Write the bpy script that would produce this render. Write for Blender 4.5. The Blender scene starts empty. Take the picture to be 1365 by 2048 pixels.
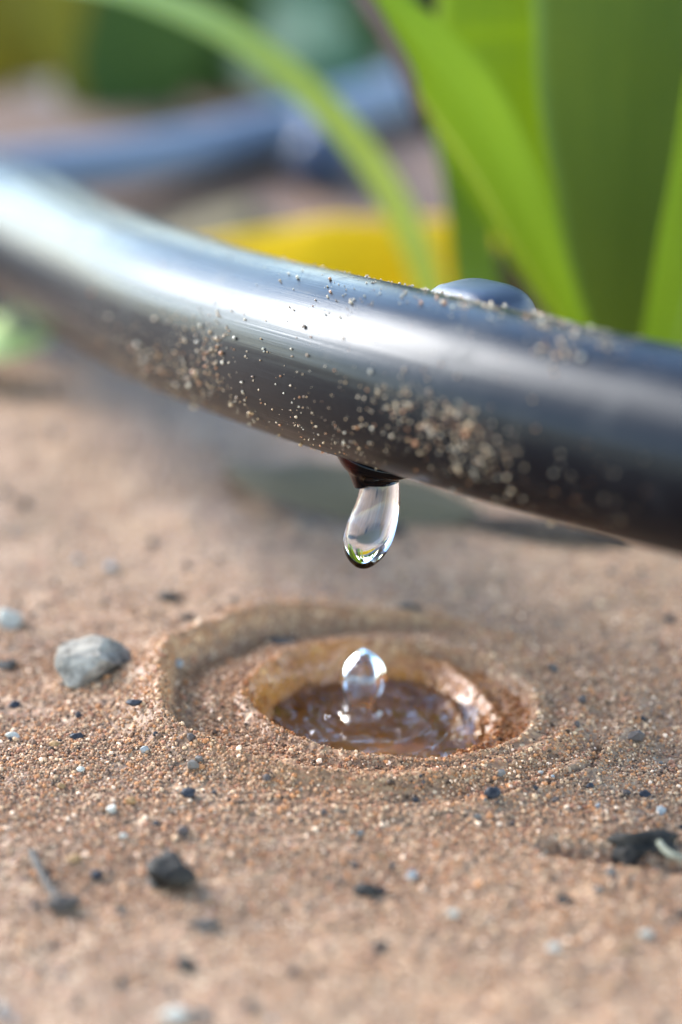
import bpy, math
import numpy as np
from mathutils import Vector

# ------------------------------------------------------------------ camera, world, sun, exposure
# All lengths below are millimetres and are written to the meshes in metres (MM).
MM = 0.001
PITCH = math.radians(21.5)
CAM = np.array([-3.1, -262.5, 125.0])
FPX = 5880.0
C = bpy.context.scene.collection
scn = bpy.context.scene
cd = bpy.data.cameras.new("camera"); cam = bpy.data.objects.new("camera", cd); C.objects.link(cam)
cam.location = CAM * MM
cam.rotation_euler = (math.radians(90) - PITCH, 0, 0)
cd.sensor_fit = 'VERTICAL'; cd.sensor_width = 14.9; cd.sensor_height = 22.3
cd.lens = 22.3 * FPX / 2048.0
cd.clip_start = 0.005; cd.clip_end = 500
cd.dof.use_dof = True; cd.dof.focus_distance = 0.2795; cd.dof.aperture_fstop = 6.0
cd.dof.aperture_blades = 0
scn.camera = cam

SUN = np.array([-0.675, 0.60, 0.44]); SUN /= np.linalg.norm(SUN)
w = bpy.data.worlds.new("World"); scn.world = w; w.use_nodes = True
nt = w.node_tree; nt.nodes.clear()
wo = nt.nodes.new('ShaderNodeOutputWorld'); bg = nt.nodes.new('ShaderNodeBackground')
sky = nt.nodes.new('ShaderNodeTexSky'); sky.sky_type = 'NISHITA'; sky.sun_disc = False
sky.sun_elevation = math.asin(SUN[2]); sky.sun_rotation = math.atan2(SUN[0], SUN[1])
sky.air_density = 1.0; sky.dust_density = 0.1; sky.altitude = 1500; sky.ozone_density = 1.0
bg.inputs['Strength'].default_value = 0.15
nt.links.new(sky.outputs[0], bg.inputs[0]); nt.links.new(bg.outputs[0], wo.inputs[0])

sl = bpy.data.lights.new("sun", 'SUN'); so = bpy.data.objects.new("sun", sl); C.objects.link(so)
sl.energy = 1.75; sl.angle = math.radians(29); sl.color = (1.0, 0.99, 0.975)
so.rotation_euler = Vector(tuple(-SUN)).to_track_quat('-Z', 'Y').to_euler()
so.location = (-0.6, 0.4, 0.8)

scn.view_settings.view_transform = 'Standard'; scn.view_settings.look = 'None'
scn.view_settings.exposure = 2.6; scn.view_settings.gamma = 1.0
scn.cycles.max_bounces = 12; scn.cycles.transmission_bounces = 12; scn.cycles.sample_clamp_indirect = 6.0

CP, SP = math.cos(PITCH), math.sin(PITCH)
def P(px, py, d):
    """world point (mm) seen at photo pixel px,py at depth d"""
    u = (px - 682.5) / FPX * d; v = (1024 - py) / FPX * d
    return CAM + np.array([u, d * CP + v * SP, -d * SP + v * CP])
def G(px, py, z=0.0):
    """world point at height z under photo pixel"""
    d = (CAM[2] - z) / (SP - (1024 - py) / FPX * CP)
    return P(px, py, d)
def proj(p):
    q = np.asarray(p) - CAM
    d = q[..., 1] * CP - q[..., 2] * SP; v = q[..., 1] * SP + q[..., 2] * CP
    return 682.5 + FPX * q[..., 0] / d, 1024 - FPX * v / d, d

# ------------------------------------------------------------------ noise
def _hash(ix, iy, seed):
    h = (ix.astype(np.int64) * 374761393 + iy.astype(np.int64) * 668265263 + seed * 982451653) & 0xFFFFFFFF
    h = ((h ^ (h >> 13)) * 1274126177) & 0xFFFFFFFF
    return ((h ^ (h >> 16)) & 0xFFFF) / 65535.0
def vnoise(x, y, seed=0):
    ix = np.floor(x); iy = np.floor(y); fx = x - ix; fy = y - iy
    fx = fx * fx * fx * (fx * (fx * 6 - 15) + 10); fy = fy * fy * fy * (fy * (fy * 6 - 15) + 10)
    a = _hash(ix, iy, seed); b = _hash(ix + 1, iy, seed); c = _hash(ix, iy + 1, seed); d = _hash(ix + 1, iy + 1, seed)
    return ((a * (1 - fx) + b * fx) * (1 - fy) + (c * (1 - fx) + d * fx) * fy) * 2 - 1
def fbm(x, y, scale, octv=4, seed=0, gain=0.5):
    s = 0; a = 1.0; f = 1.0 / scale
    for k in range(octv):
        s = s + a * vnoise(x * f + 17.3 * k, y * f - 9.1 * k, seed + k); a *= gain; f *= 2.03
    return s
def sstep(a, b, x):
    t = np.clip((x - a) / (b - a), 0, 1); return t * t * (3 - 2 * t)
rng = np.random.default_rng(11)

# ------------------------------------------------------------------ mesh helpers
def mesh_obj(name, verts, faces, mat=None, parent=None, smooth=True, uv=None, colors=None):
    """verts in mm (world); faces an (n,k) array or a list of tuples"""
    me = bpy.data.meshes.new(name)
    v = np.asarray(verts, dtype=np.float64) * MM
    if parent is not None: v = v - np.array(parent.location)
    if isinstance(faces, np.ndarray):
        k = faces.shape[1]; n = faces.shape[0]
        me.vertices.add(len(v)); me.vertices.foreach_set('co', v.astype(np.float32).ravel())
        me.loops.add(n * k); me.loops.foreach_set('vertex_index', faces.astype(np.int32).ravel())
        me.polygons.add(n); me.polygons.foreach_set('loop_start', (np.arange(n) * k).astype(np.int32))
        me.update(calc_edges=True)
    else:
        me.from_pydata([tuple(a) for a in v], [], [tuple(int(i) for i in f) for f in faces]); me.update()
    me.polygons.foreach_set('use_smooth', [smooth] * len(me.polygons))
    if uv is not None:
        l = me.uv_layers.new(name='UVMap'); li = np.zeros(len(me.loops), dtype=np.int32)
        me.loops.foreach_get('vertex_index', li); l.data.foreach_set('uv', np.asarray(uv)[li].astype(np.float32).ravel())
    if colors is not None:
        for cn, cv in colors.items():
            cv = np.asarray(cv, dtype=np.float32)
            if cv.ndim == 1:
                a = me.attributes.new(cn, 'FLOAT', 'POINT'); a.data.foreach_set('value', cv)
            else:
                a = me.attributes.new(cn, 'FLOAT_COLOR', 'POINT'); a.data.foreach_set('color', cv.ravel())
    me.validate()
    o = bpy.data.objects.new(name, me); C.objects.link(o)
    if mat: me.materials.append(mat)
    if parent is not None: o.parent = parent
    return o
def recentre(o):
    """put a single-mesh thing's origin at the bottom middle of its mesh"""
    me = o.data; n = len(me.vertices); a = np.zeros(n * 3, dtype=np.float32); me.vertices.foreach_get('co', a); a = a.reshape(-1, 3)
    c = (a.min(0) + a.max(0)) / 2; c[2] = a[:, 2].min(); a -= c
    me.vertices.foreach_set('co', a.ravel()); me.update(); o.location = c.tolist(); return o
def tag(o, label=None, cat=None, group=None, kind=None):
    if label: o['label'] = label
    if cat: o['category'] = cat
    if group: o['group'] = group
    if kind: o['kind'] = kind
    return o
def empty(name, loc, label, cat, group=None):
    o = bpy.data.objects.new(name, None); o.empty_display_size = 0.01; C.objects.link(o); o.location = np.asarray(loc) * MM
    return tag(o, label, cat, group)
def spline(pts, n):
    """Catmull-Rom through pts (any dimension), n samples"""
    p = np.asarray(pts, float); p = np.vstack([2 * p[0] - p[1], p, 2 * p[-1] - p[-2]])
    m = len(p) - 3; t = np.linspace(0, m - 1e-9, n); i = t.astype(int); f = (t - i)[:, None]
    a, b, c, d = p[i], p[i + 1], p[i + 2], p[i + 3]
    return 0.5 * ((2 * b) + (c - a) * f + (2 * a - 5 * b + 4 * c - d) * f ** 2 + (3 * b - a - 3 * c + d) * f ** 3)
def norm(a): return a / np.maximum(np.linalg.norm(a, axis=-1, keepdims=True), 1e-12)
def grid_faces(nu, nv, wrap=False):
    i = np.arange(nu - 1)[:, None]; j = np.arange(nv if wrap else nv - 1)[None, :]; j2 = (j + 1) % nv
    return np.stack([i * nv + j, (i + 1) * nv + j, (i + 1) * nv + j2, i * nv + j2], -1).reshape(-1, 4)
def tube(path, rad, nseg=64, up=(0, 0, 1)):
    """returns verts, faces, uv, frames; angle 0 = side, 90 deg = up"""
    path = np.asarray(path, float); T = norm(np.gradient(path, axis=0)); up = np.array(up, float)
    S = norm(np.cross(T, up)); U = np.cross(S, T)
    a = np.linspace(0, 2 * np.pi, nseg, endpoint=False); r = np.broadcast_to(rad, (len(path),))
    V = path[:, None] + r[:, None, None] * (np.cos(a)[None, :, None] * S[:, None] + np.sin(a)[None, :, None] * U[:, None])
    L = np.r_[0, np.cumsum(np.linalg.norm(np.diff(path, axis=0), axis=1))]
    uv = np.stack([np.broadcast_to(L[:, None], (len(path), nseg)), np.broadcast_to(np.abs(a - np.pi)[None] * r.mean(), (len(path), nseg))], -1)
    return V.reshape(-1, 3), grid_faces(len(path), nseg, True), uv.reshape(-1, 2) * MM, (T, S, U, L)
def ico(sub=1):
    import bmesh
    bm = bmesh.new(); bmesh.ops.create_icosphere(bm, subdivisions=sub, radius=1.0)
    v = np.array([q.co[:] for q in bm.verts]); f = np.array([[q.index for q in p.verts] for p in bm.faces]); bm.free(); return v, f

# ------------------------------------------------------------------ materials
def mat(name):
    m = bpy.data.materials.new(name); m.use_nodes = True; t = m.node_tree; t.nodes.clear()
    out = t.nodes.new('ShaderNodeOutputMaterial'); return m, t, out
def N(t, typ, **kw):
    n = t.nodes.new(typ)
    for k, v in kw.items():
        if k.startswith('_'): setattr(n, k[1:], v)
        else: n.inputs[k.replace('__', ' ')].default_value = v
    return n
def ramp(t, fac, stops, interp='LINEAR'):
    r = t.nodes.new('ShaderNodeValToRGB'); r.color_ramp.interpolation = interp
    e = r.color_ramp.elements
    while len(e) < len(stops): e.new(0.5)
    for k, (p, c) in enumerate(stops): e[k].position = p; e[k].color = (*c, 1) if len(c) == 3 else c
    if fac is not None: t.links.new(fac, r.inputs[0])
    return r
def mix(t, fac, a, b, mode='MIX'):
    m = t.nodes.new('ShaderNodeMix'); m.data_type = 'RGBA'; m.blend_type = mode
    for s, v in ((m.inputs[0], fac), (m.inputs[6], a), (m.inputs[7], b)):
        if hasattr(v, 'is_linked') or hasattr(v, 'node'): t.links.new(v, s)
        else: s.default_value = v if not isinstance(v, tuple) else ((*v, 1) if len(v) == 3 else v)
    return m.outputs[2]
def math_(t, op, a, b=0.0, clamp=False):
    m = t.nodes.new('ShaderNodeMath'); m.operation = op; m.use_clamp = clamp
    for s, v in ((m.inputs[0], a), (m.inputs[1], b)):
        if hasattr(v, 'node'): t.links.new(v, s)
        else: s.default_value = v
    return m.outputs[0]

GRAIN_STOPS = [(0.0, (0.045, 0.038, 0.030)), (0.06, (0.102, 0.083, 0.064)), (0.17, (0.175, 0.144, 0.105)), (0.36, (0.218, 0.170, 0.117)), (0.52, (0.265, 0.167, 0.088)),
               (0.63, (0.198, 0.127, 0.090)), (0.73, (0.28, 0.240, 0.172)), (0.88, (0.36, 0.33, 0.245)), (0.965, (0.54, 0.53, 0.45))]
def ground_mat():
    m, t, out = mat('sand'); L = t.links.new
    tc = N(t, 'ShaderNodeTexCoord'); geo = tc.outputs['Object']
    b = N(t, 'ShaderNodeBsdfPrincipled')
    v = N(t, 'ShaderNodeTexVoronoi', Scale=2300.0, Randomness=1.0); L(geo, v.inputs['Vector'])
    sep = N(t, 'ShaderNodeSeparateColor'); L(v.outputs['Color'], sep.inputs[0])
    grain = ramp(t, sep.outputs[0], GRAIN_STOPS, 'CONSTANT').outputs[0]
    # larger crumbs
    v2 = N(t, 'ShaderNodeTexVoronoi', Scale=420.0); L(geo, v2.inputs['Vector'])
    sep2 = N(t, 'ShaderNodeSeparateColor'); L(v2.outputs['Color'], sep2.inputs[0])
    crumb = ramp(t, sep2.outputs[0], [(0.0, (0.07, 0.055, 0.048)), (0.08, (0.160, 0.134, 0.099)), (0.3, (0.208, 0.171, 0.123)), (0.6, (0.218, 0.165, 0.111)), (0.8, (0.262, 0.230, 0.166))]).outputs[0]
    col = mix(t, 0.30, grain, crumb)
    # soft patches of browner and paler soil
    n1 = N(t, 'ShaderNodeTexNoise', Scale=70.0, Detail=6.0, Roughness=0.6); L(geo, n1.inputs['Vector'])
    p1 = ramp(t, n1.outputs[0], [(0.28, (0.50, 0.48, 0.47)), (0.42, (0.86, 0.84, 0.83)), (0.55, (1.0, 0.98, 0.97)), (0.70, (1.20, 1.12, 1.08))]).outputs[0]
    col = mix(t, 1.0, col, p1, 'MULTIPLY')
    n2 = N(t, 'ShaderNodeTexNoise', Scale=9.0, Detail=4.0); L(geo, n2.inputs['Vector'])
    p2 = ramp(t, n2.outputs[0], [(0.35, (0.74, 0.75, 0.76)), (0.65, (0.92, 0.92, 0.92))]).outputs[0]
    col = mix(t, 1.0, col, p2, 'MULTIPLY')
    # damp orange soil round the crater (attribute: how wet)
    at = N(t, 'ShaderNodeAttribute', _attribute_name='wet'); wet = at.outputs['Fac']
    dampc = mix(t, 1.0, col, (1.36, 0.96, 0.66), 'MULTIPLY')
    col1 = mix(t, math_(t, 'MULTIPLY', wet, 1.6, True), col, dampc)
    wetc = mix(t, 1.0, mix(t, 0.5, col, (0.34, 0.165, 0.03)), (1.8, 1.02, 0.22), 'MULTIPLY')
    soak = math_(t, 'SUBTRACT', math_(t, 'MULTIPLY', wet, 2.0), 1.0, True)
    col2 = mix(t, soak, col1, wetc)
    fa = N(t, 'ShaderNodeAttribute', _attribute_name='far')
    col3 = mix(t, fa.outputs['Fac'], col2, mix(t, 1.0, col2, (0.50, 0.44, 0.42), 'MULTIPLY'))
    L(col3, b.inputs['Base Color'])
    rr = N(t, 'ShaderNodeMapRange'); L(soak, rr.inputs[0]); rr.inputs[3].default_value = 0.85; rr.inputs[4].default_value = 0.30
    L(rr.outputs[0], b.inputs['Roughness'])
    L(math_(t, 'MULTIPLY', soak, 0.45), b.inputs['Coat Weight']); b.inputs['Coat Roughness'].default_value = 0.12
    b.inputs['Coat IOR'].default_value = 1.33
    bp = N(t, 'ShaderNodeBump', Strength=0.7, Distance=0.00012); 
    inv = math_(t, 'SUBTRACT', 1.0, v.outputs['Distance']); L(inv, bp.inputs['Height'])
    bp2 = N(t, 'ShaderNodeBump', Strength=0.6, Distance=0.0004); n3 = N(t, 'ShaderNodeTexNoise', Scale=900.0, Detail=4.0); L(geo, n3.inputs['Vector'])
    L(n3.outputs[0], bp2.inputs['Height']); L(bp.outputs[0], bp2.inputs['Normal']); L(bp2.outputs[0], b.inputs['Normal'])
    L(b.outputs[0], out.inputs[0]); return m

def attr_mat(name, rough=0.6, coat=0.0, sss=False):
    m, t, out = mat(name); b = N(t, 'ShaderNodeBsdfPrincipled', Roughness=rough)
    a = N(t, 'ShaderNodeAttribute', _attribute_name='tint'); t.links.new(a.outputs['Color'], b.inputs['Base Color'])
    b.inputs['Coat Weight'].default_value = coat; b.inputs['Specular IOR Level'].default_value = 0.5 if rough < 0.6 else 0.15
    t.links.new(b.outputs[0], out.inputs[0]); return m

def pipe_mat(name='black_polythene', dusty=1.0, base=(0.003, 0.0035, 0.005)):
    m, t, out = mat(name); L = t.links.new
    b = N(t, 'ShaderNodeBsdfPrincipled'); uv = N(t, 'ShaderNodeUVMap')
    tc = N(t, 'ShaderNodeTexCoord')
    # fine drawn lines that run along the pipe
    mp = N(t, 'ShaderNodeMapping'); mp.inputs['Scale'].default_value = (14, 2600, 1); L(uv.outputs[0], mp.inputs[0])
    s1 = N(t, 'ShaderNodeTexNoise', Scale=1.0, Detail=3.0, Roughness=0.7); L(mp.outputs[0], s1.inputs['Vector'])
    mp2 = N(t, 'ShaderNodeMapping'); mp2.inputs['Scale'].default_value = (5, 420, 1); L(uv.outputs[0], mp2.inputs[0])
    s2 = N(t, 'ShaderNodeTexNoise', Scale=1.0, Detail=2.0); L(mp2.outputs[0], s2.inputs['Vector'])
    # dull dusty blooms
    d1 = N(t, 'ShaderNodeTexNoise', Scale=150.0, Detail=6.0, Roughness=0.65); L(tc.outputs['Object'], d1.inputs['Vector'])
    dust = ramp(t, d1.outputs[0], [(0.54, (0, 0, 0)), (0.80, (1, 1, 1))]).outputs[0]
    d2 = N(t, 'ShaderNodeTexNoise', Scale=1500.0, Detail=3.0, Roughness=0.7); L(tc.outputs['Object'], d2.inputs['Vector'])
    dd = math_(t, 'MULTIPLY', dust, ramp(t, d2.outputs[0], [(0.4, (0.2,) * 3), (0.65, (1,) * 3)]).outputs[0])
    col = mix(t, math_(t, 'MULTIPLY', dd, 0.05 * dusty), base, (0.34, 0.33, 0.31))
    col = mix(t, math_(t, 'MULTIPLY', ramp(t, s1.outputs[0], [(0.68, (0,) * 3), (0.76, (1,) * 3)]).outputs[0], 0.03), col, (0.4, 0.42, 0.45))
    fa = N(t, 'ShaderNodeAttribute', _attribute_name='film')
    fm = math_(t, 'MULTIPLY', fa.outputs['Fac'], ramp(t, d2.outputs[0], [(0.38, (0.15,) * 3), (0.62, (1,) * 3)]).outputs[0])
    col = mix(t, math_(t, 'MULTIPLY', fm, 0.35), col, (0.13, 0.115, 0.09)); L(col, b.inputs['Base Color'])
    ro = math_(t, 'ADD', math_(t, 'MULTIPLY', s1.outputs[0], 0.16), math_(t, 'MULTIPLY', s2.outputs[0], 0.12))
    ro = math_(t, 'ADD', ro, math_(t, 'MULTIPLY', dd, 0.25)); ro = math_(t, 'ADD', math_(t, 'ADD', ro, 0.15), math_(t, 'MULTIPLY', fm, 0.3))
    L(ro, b.inputs['Roughness']); b.inputs['IOR'].default_value = 1.21
    bp = N(t, 'ShaderNodeBump', Strength=0.6, Distance=0.00005); L(s1.outputs[0], bp.inputs['Height'])
    bq = N(t, 'ShaderNodeBump', Strength=0.35, Distance=0.0003); L(s2.outputs[0], bq.inputs['Height']); L(bp.outputs[0], bq.inputs['Normal'])
    L(bq.outputs[0], b.inputs['Normal']); L(b.outputs[0], out.inputs[0]); return m

def leaf_mat(name, c1, c2, margin=None, side=0, vein=900.0, gloss=0.35, trans=0.45, midrib=None, tcol=None):
    """leaf blade: base colour between c1 and c2 with parallel veins; light passes through it. uv.x = along (m), uv.y = across -1..1"""
    m, t, out = mat(name); L = t.links.new; uv = N(t, 'ShaderNodeUVMap')
    mp = N(t, 'ShaderNodeMapping'); mp.inputs['Scale'].default_value = (6, 22, 1); L(uv.outputs[0], mp.inputs[0])
    n = N(t, 'ShaderNodeTexNoise', Scale=1.0, Detail=4.0, Roughness=0.6); L(mp.outputs[0], n.inputs['Vector'])
    mp2 = N(t, 'ShaderNodeMapping'); mp2.inputs['Scale'].default_value = (2.5, 75, 1); L(uv.outputs[0], mp2.inputs[0])
    n2 = N(t, 'ShaderNodeTexNoise', Scale=1.0, Detail=3.0, Roughness=0.7); L(mp2.outputs[0], n2.inputs['Vector'])
    f = ramp(t, math_(t, 'ADD', math_(t, 'MULTIPLY', n.outputs[0], 0.6), math_(t, 'MULTIPLY', n2.outputs[0], 0.4)), [(0.36, (0,) * 3), (0.64, (1,) * 3)]).outputs[0]
    col = mix(t, f, c1, c2)
    sp = N(t, 'ShaderNodeSeparateXYZ'); L(uv.outputs[0], sp.inputs[0]); ay = math_(t, 'ABSOLUTE', sp.outputs[1])
    if margin: col = mix(t, ramp(t, ay if not side else math_(t, 'MULTIPLY', sp.outputs[1], float(side)), [(0.86, (0,) * 3), (0.97, (1,) * 3)]).outputs[0], col, margin)
    if midrib: col = mix(t, ramp(t, ay, [(0.02, (0.8,) * 3), (0.07, (0,) * 3)]).outputs[0], col, midrib)
    b = N(t, 'ShaderNodeBsdfPrincipled', Roughness=gloss); L(col, b.inputs['Base Color']); b.inputs['Specular IOR Level'].default_value = 0.5 if gloss < 0.5 else 0.2
    tr = N(t, 'ShaderNodeBsdfTranslucent')
    L(mix(t, 1.0, col, tcol or (1.7, 1.35, 0.6), 'MULTIPLY'), tr.inputs[0])
    ms = N(t, 'ShaderNodeMixShader'); ms.inputs[0].default_value = trans; L(b.outputs[0], ms.inputs[1]); L(tr.outputs[0], ms.inputs[2])
    bp = N(t, 'ShaderNodeBump', Strength=0.3, Distance=0.0004); L(n.outputs[0], bp.inputs['Height']); L(bp.outputs[0], b.inputs['Normal'])
    L(ms.outputs[0], out.inputs[0]); return m

def stone_mat(name, c1, c2, rough=0.8, scale=500.0):
    m, t, out = mat(name); L = t.links.new; tc = N(t, 'ShaderNodeTexCoord'); b = N(t, 'ShaderNodeBsdfPrincipled', Roughness=rough); b.inputs['Specular IOR Level'].default_value = 0.15
    n = N(t, 'ShaderNodeTexNoise', Scale=scale, Detail=6.0, Roughness=0.7); L(tc.outputs['Object'], n.inputs['Vector'])
    L(ramp(t, n.outputs[0], [(0.35, c1), (0.62, c2)]).outputs[0], b.inputs['Base Color'])
    bp = N(t, 'ShaderNodeBump', Strength=0.7, Distance=0.0003); L(n.outputs[0], bp.inputs['Height']); L(bp.outputs[0], b.inputs['Normal'])
    L(b.outputs[0], out.inputs[0]); return m

def drop_mat():
    m, t, out = mat('clear_water'); b = N(t, 'ShaderNodeBsdfPrincipled', Roughness=0.0, IOR=1.333)
    b.inputs['Transmission Weight'].default_value = 1.0; b.inputs['Base Color'].default_value = (1, 1, 1, 1)
    t.links.new(b.outputs[0], out.inputs[0]); return m
def water_mat():
    """shallow water: clear film that mirrors by angle and lets the wet bed through"""
    m, t, out = mat('shallow_water'); L = t.links.new
    tr = N(t, 'ShaderNodeBsdfTransparent'); tr.inputs[0].default_value = (0.97, 0.94, 0.88, 1)
    gl = N(t, 'ShaderNodeBsdfGlossy', Roughness=0.03); fr = N(t, 'ShaderNodeFresnel', IOR=1.333)
    ms = N(t, 'ShaderNodeMixShader'); L(fr.outputs[0], ms.inputs[0]); L(tr.outputs[0], ms.inputs[1]); L(gl.outputs[0], ms.inputs[2])
    L(ms.outputs[0], out.inputs[0]); return m

# ------------------------------------------------------------------ ground
def height(x, y, fine=True):
    r = np.hypot(x, (y - 3.0) * 1.06); th = np.arctan2(y - 3.0, x)
    wob = 0.5 * np.sin(2 * th + 0.6) + 0.35 * np.sin(3 * th + 2.1) + 0.16 * np.sin(7 * th) + 0.55 * fbm(x, y, 5.0, 3, 77)
    left = 0.5 + 0.5 * np.cos(th - math.radians(165))       # 1 on the left, 0 on the right
    front = 0.5 + 0.5 * np.cos(th - math.radians(-70))
    z = np.zeros_like(x)
    # raised outer ring: steep inside, long slope outside
    rc = 20.6 + wob + 0.5 * left
    amp = 0.7 + 3.6 * left ** 2 - 0.3 * front
    ring = np.where(r < rc, np.exp(-((r - rc) / (0.85 + 0.3 * front)) ** 2), np.exp(-np.abs(r - rc) ** 1.3 / 7.5))
    z += amp * ring
    terr = 1 - sstep(17.0 + 3.2 * front, 21.0 + 3.0 * front, r - wob * 0.5)
    z += terr * (0.1 + 0.55 * left ** 2 + 0.85 * front) + 0.35 * np.exp(-((r - 14.5) / 2.0) ** 2)
    # low second ripple on the terrace
    z += 0.28 * np.exp(-((r - 16.2 - 0.5 * wob) / 0.55) ** 2) * (0.4 + 0.6 * front)
    # inner basin, its lip, and the crescent step cut beside it
    x2, y2 = x - 2.6, y - 1.2
    r2 = np.hypot(x2, y2 * 1.03) + 0.25 * np.sin(3 * np.arctan2(y2, x2) + 1)
    z += (1 - sstep(13.1, 14.0, r2)) * (-1.25)
    z += 0.50 * np.exp(-((r2 - 14.2) / 0.8) ** 2)
    x1, y1 = x + 0.1, y - 1.7
    th1 = np.arctan2(y1, x1)
    r1 = np.hypot(x1, y1 * 1.02) + 0.30 * np.sin(2 * th1 + 1.5) + 0.22 * np.sin(5 * th1) + 0.40 * fbm(x, y, 3.2, 3, 79)
    z += (1.35 - 1.0 * front) * np.exp(-((r1 - 12.8) / 0.75) ** 2)
    bowl = 1 - sstep(6.8, 12.6, r1 - 0.4 * np.clip(np.cos(th1), 0, 1)); z += bowl * -4.3
    z += -0.45 * front * (1 - sstep(12.5, 16.0, r1)) + (1 - sstep(0.0, 9.0, r1)) * (-0.6) + bowl * 0.25 * fbm(x, y, 3.0, 3, 78)
    inside = 1 - sstep(9.0, 12.0, r1)
    # second low wave right-front of the crater
    z += 0.55 * np.exp(-((r - 26.5 - 1.2 * np.sin(2 * th)) / 1.5) ** 2) * sstep(0.3, 0.95, 0.5 + 0.5 * np.cos(th - math.radians(-25)))
    # crack and dug-out places
    def groove(pts, width, depth):
        nonlocal z
        pts = [G(a, b)[:2] for a, b in pts]; dm = np.full_like(x, 1e9)
        for (ax, ay), (bx, by) in zip(pts[:-1], pts[1:]):
            dx, dy = bx - ax, by - ay; tt = np.clip(((x - ax) * dx + (y - ay) * dy) / (dx * dx + dy * dy), 0, 1)
            dm = np.minimum(dm, np.hypot(x - ax - tt * dx, y - ay - tt * dy))
        dm = dm + 0.25 * vnoise(x * 1.7, y * 1.7, 5)
        z -= depth * np.exp(-np.clip(dm, 0, None) ** 2 / width ** 2)
    groove([(1010, 1592), (1065, 1580), (1100, 1570), (1180, 1540), (1200, 1500)], 0.38, 0.8)
    groove([(1110, 1690), (1170, 1700), (1230, 1712), (1300, 1722), (1380, 1730)], 1.1, 1.9)
    # natural lumps
    o = 1 - 0.75 * inside
    z += o * (0.55 * fbm(x, y, 26, 3, 1) + 0.20 * fbm(x, y, 6, 3, 2) * sstep(8, 24, r))
    z += o * 0.09 * fbm(x, y, 2.2, 3, 3)
    far = sstep(60, 260, np.hypot(x, y))
    z += far * 2.2 * fbm(x, y, 60, 3, 8)
    if fine: z += (1 - 0.5 * inside) * 0.075 * fbm(x, y, 0.7, 2, 4)
    return z
def wetness(x, y):
    r = np.hypot(x, (y - 2.5) * 1.05); x1, y1 = x + 0.3, y - 2.2; r1 = np.hypot(x1, y1)
    wv = 0.5 * fbm(x, y, 4, 3, 21)
    wt = 0.62 * (1 - sstep(21, 38, r + 3.5 * wv))
    wt = np.maximum(wt, 1 - 0.45 * sstep(10.8, 13.6, r1 + 0.9 * wv))
    x2, y2 = x - 2.6, y - 1.2; r2 = np.hypot(x2, y2)
    wt = np.maximum(wt, 0.80 * (1 - sstep(12.6, 14.1, r2 + 0.4 * wv)))
    return wt
def axis(lo, hi, step, grow, lim):
    mid = np.arange(lo, hi + step / 2, step); a = []; p = hi; s = step
    while p < lim: s = s * grow; p += s; a.append(p)
    b = []; p = lo; s = step
    while p > -lim: s = s * grow; p -= s; b.append(p)
    return np.array(b[::-1] + list(mid) + a)
gx = axis(-36, 36, 0.19, 1.035, 30000); gy = axis(-34, 26, 0.19, 1.035, 30000)
X, Y = np.meshgrid(gx, gy, indexing='ij')
dist = np.hypot(X, Y)
Z = height(X, Y); farz = sstep(1500, 4000, dist); Z = Z * (1 - farz)
M_ground = ground_mat()
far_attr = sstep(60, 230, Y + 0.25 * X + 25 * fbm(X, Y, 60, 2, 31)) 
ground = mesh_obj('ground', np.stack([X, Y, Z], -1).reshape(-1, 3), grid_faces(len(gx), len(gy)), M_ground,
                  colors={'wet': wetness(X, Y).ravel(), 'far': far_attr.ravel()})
tag(ground, kind='structure', label='damp sandy soil with a drip crater', cat='ground')

# loose sand grains that cannot be counted
PAL = np.array([c for _, c in GRAIN_STOPS]); PALP = np.array([0.045, 0.07, 0.20, 0.17, 0.16, 0.09, 0.14, 0.085, 0.04]); PALP /= PALP.sum()
def grains(n, pos, nrm, rad, cols, sub=1, seed=3, sink=0.62, flat=0.75):
    rg = np.random.default_rng(seed); bv, bf = ico(sub)
    s = rg.uniform(0.75, 1.25, (n, 3)) * rad[:, None]
    q = rg.normal(size=(n, 4)); q = norm(q); a, b, c, d = q.T
    R = np.stack([1 - 2 * (c * c + d * d), 2 * (b * c - a * d), 2 * (b * d + a * c), 2 * (b * c + a * d), 1 - 2 * (b * b + d * d), 2 * (c * d - a * b),
                  2 * (b * d - a * c), 2 * (c * d + a * b), 1 - 2 * (b * b + c * c)], -1).reshape(n, 3, 3)
    jit = 1 + rg.uniform(-0.18, 0.18, (n, len(bv), 1))
    V = np.einsum('nij,nvj->nvi', R, bv[None] * s[:, None] * jit)
    V = V + (pos + nrm * (rad * (1 - sink))[:, None])[:, None]
    F = (bf[None] + (np.arange(n) * len(bv))[:, None, None]).reshape(-1, 3)
    return V.reshape(-1, 3), F, np.repeat(np.c_[cols, np.ones(n)], len(bv), 0)
M_grain = attr_mat('mineral_grain', 0.42); M_sandg = attr_mat('sand_grain', 0.72)
ng = 135000
px_ = rng.uniform(-44, 44, ng * 3); py_ = rng.uniform(-62, 40, ng * 3)
dens = np.exp(-((py_ + 12) / 26) ** 2) * (0.55 + 0.45 * fbm(px_, py_, 3.0, 3, 40))
r1_ = np.hypot(px_ + 0.3, py_ - 2.2); dens *= 0.45 * sstep(8.5, 9.5, r1_) + 0.15 * sstep(11.4, 12.8, r1_) + 0.4 * sstep(18, 24, r1_)
keep = rng.uniform(0, 1, ng * 3) < dens; px_, py_ = px_[keep][:ng], py_[keep][:ng]; n_ = len(px_)
rad_ = np.clip(rng.lognormal(math.log(0.095), 0.40, n_), 0.045, 0.36)
pick = rng.choice(len(PAL), n_, p=PALP); cols_ = PAL[pick] * rng.uniform(0.8, 1.15, (n_, 1))
wt_ = wetness(px_, py_)[:, None]; cols_ = cols_ * (1 - np.clip(wt_ * 1.3, 0, 1) * (1 - np.array([1.38, 1.0, 0.70])))
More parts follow.
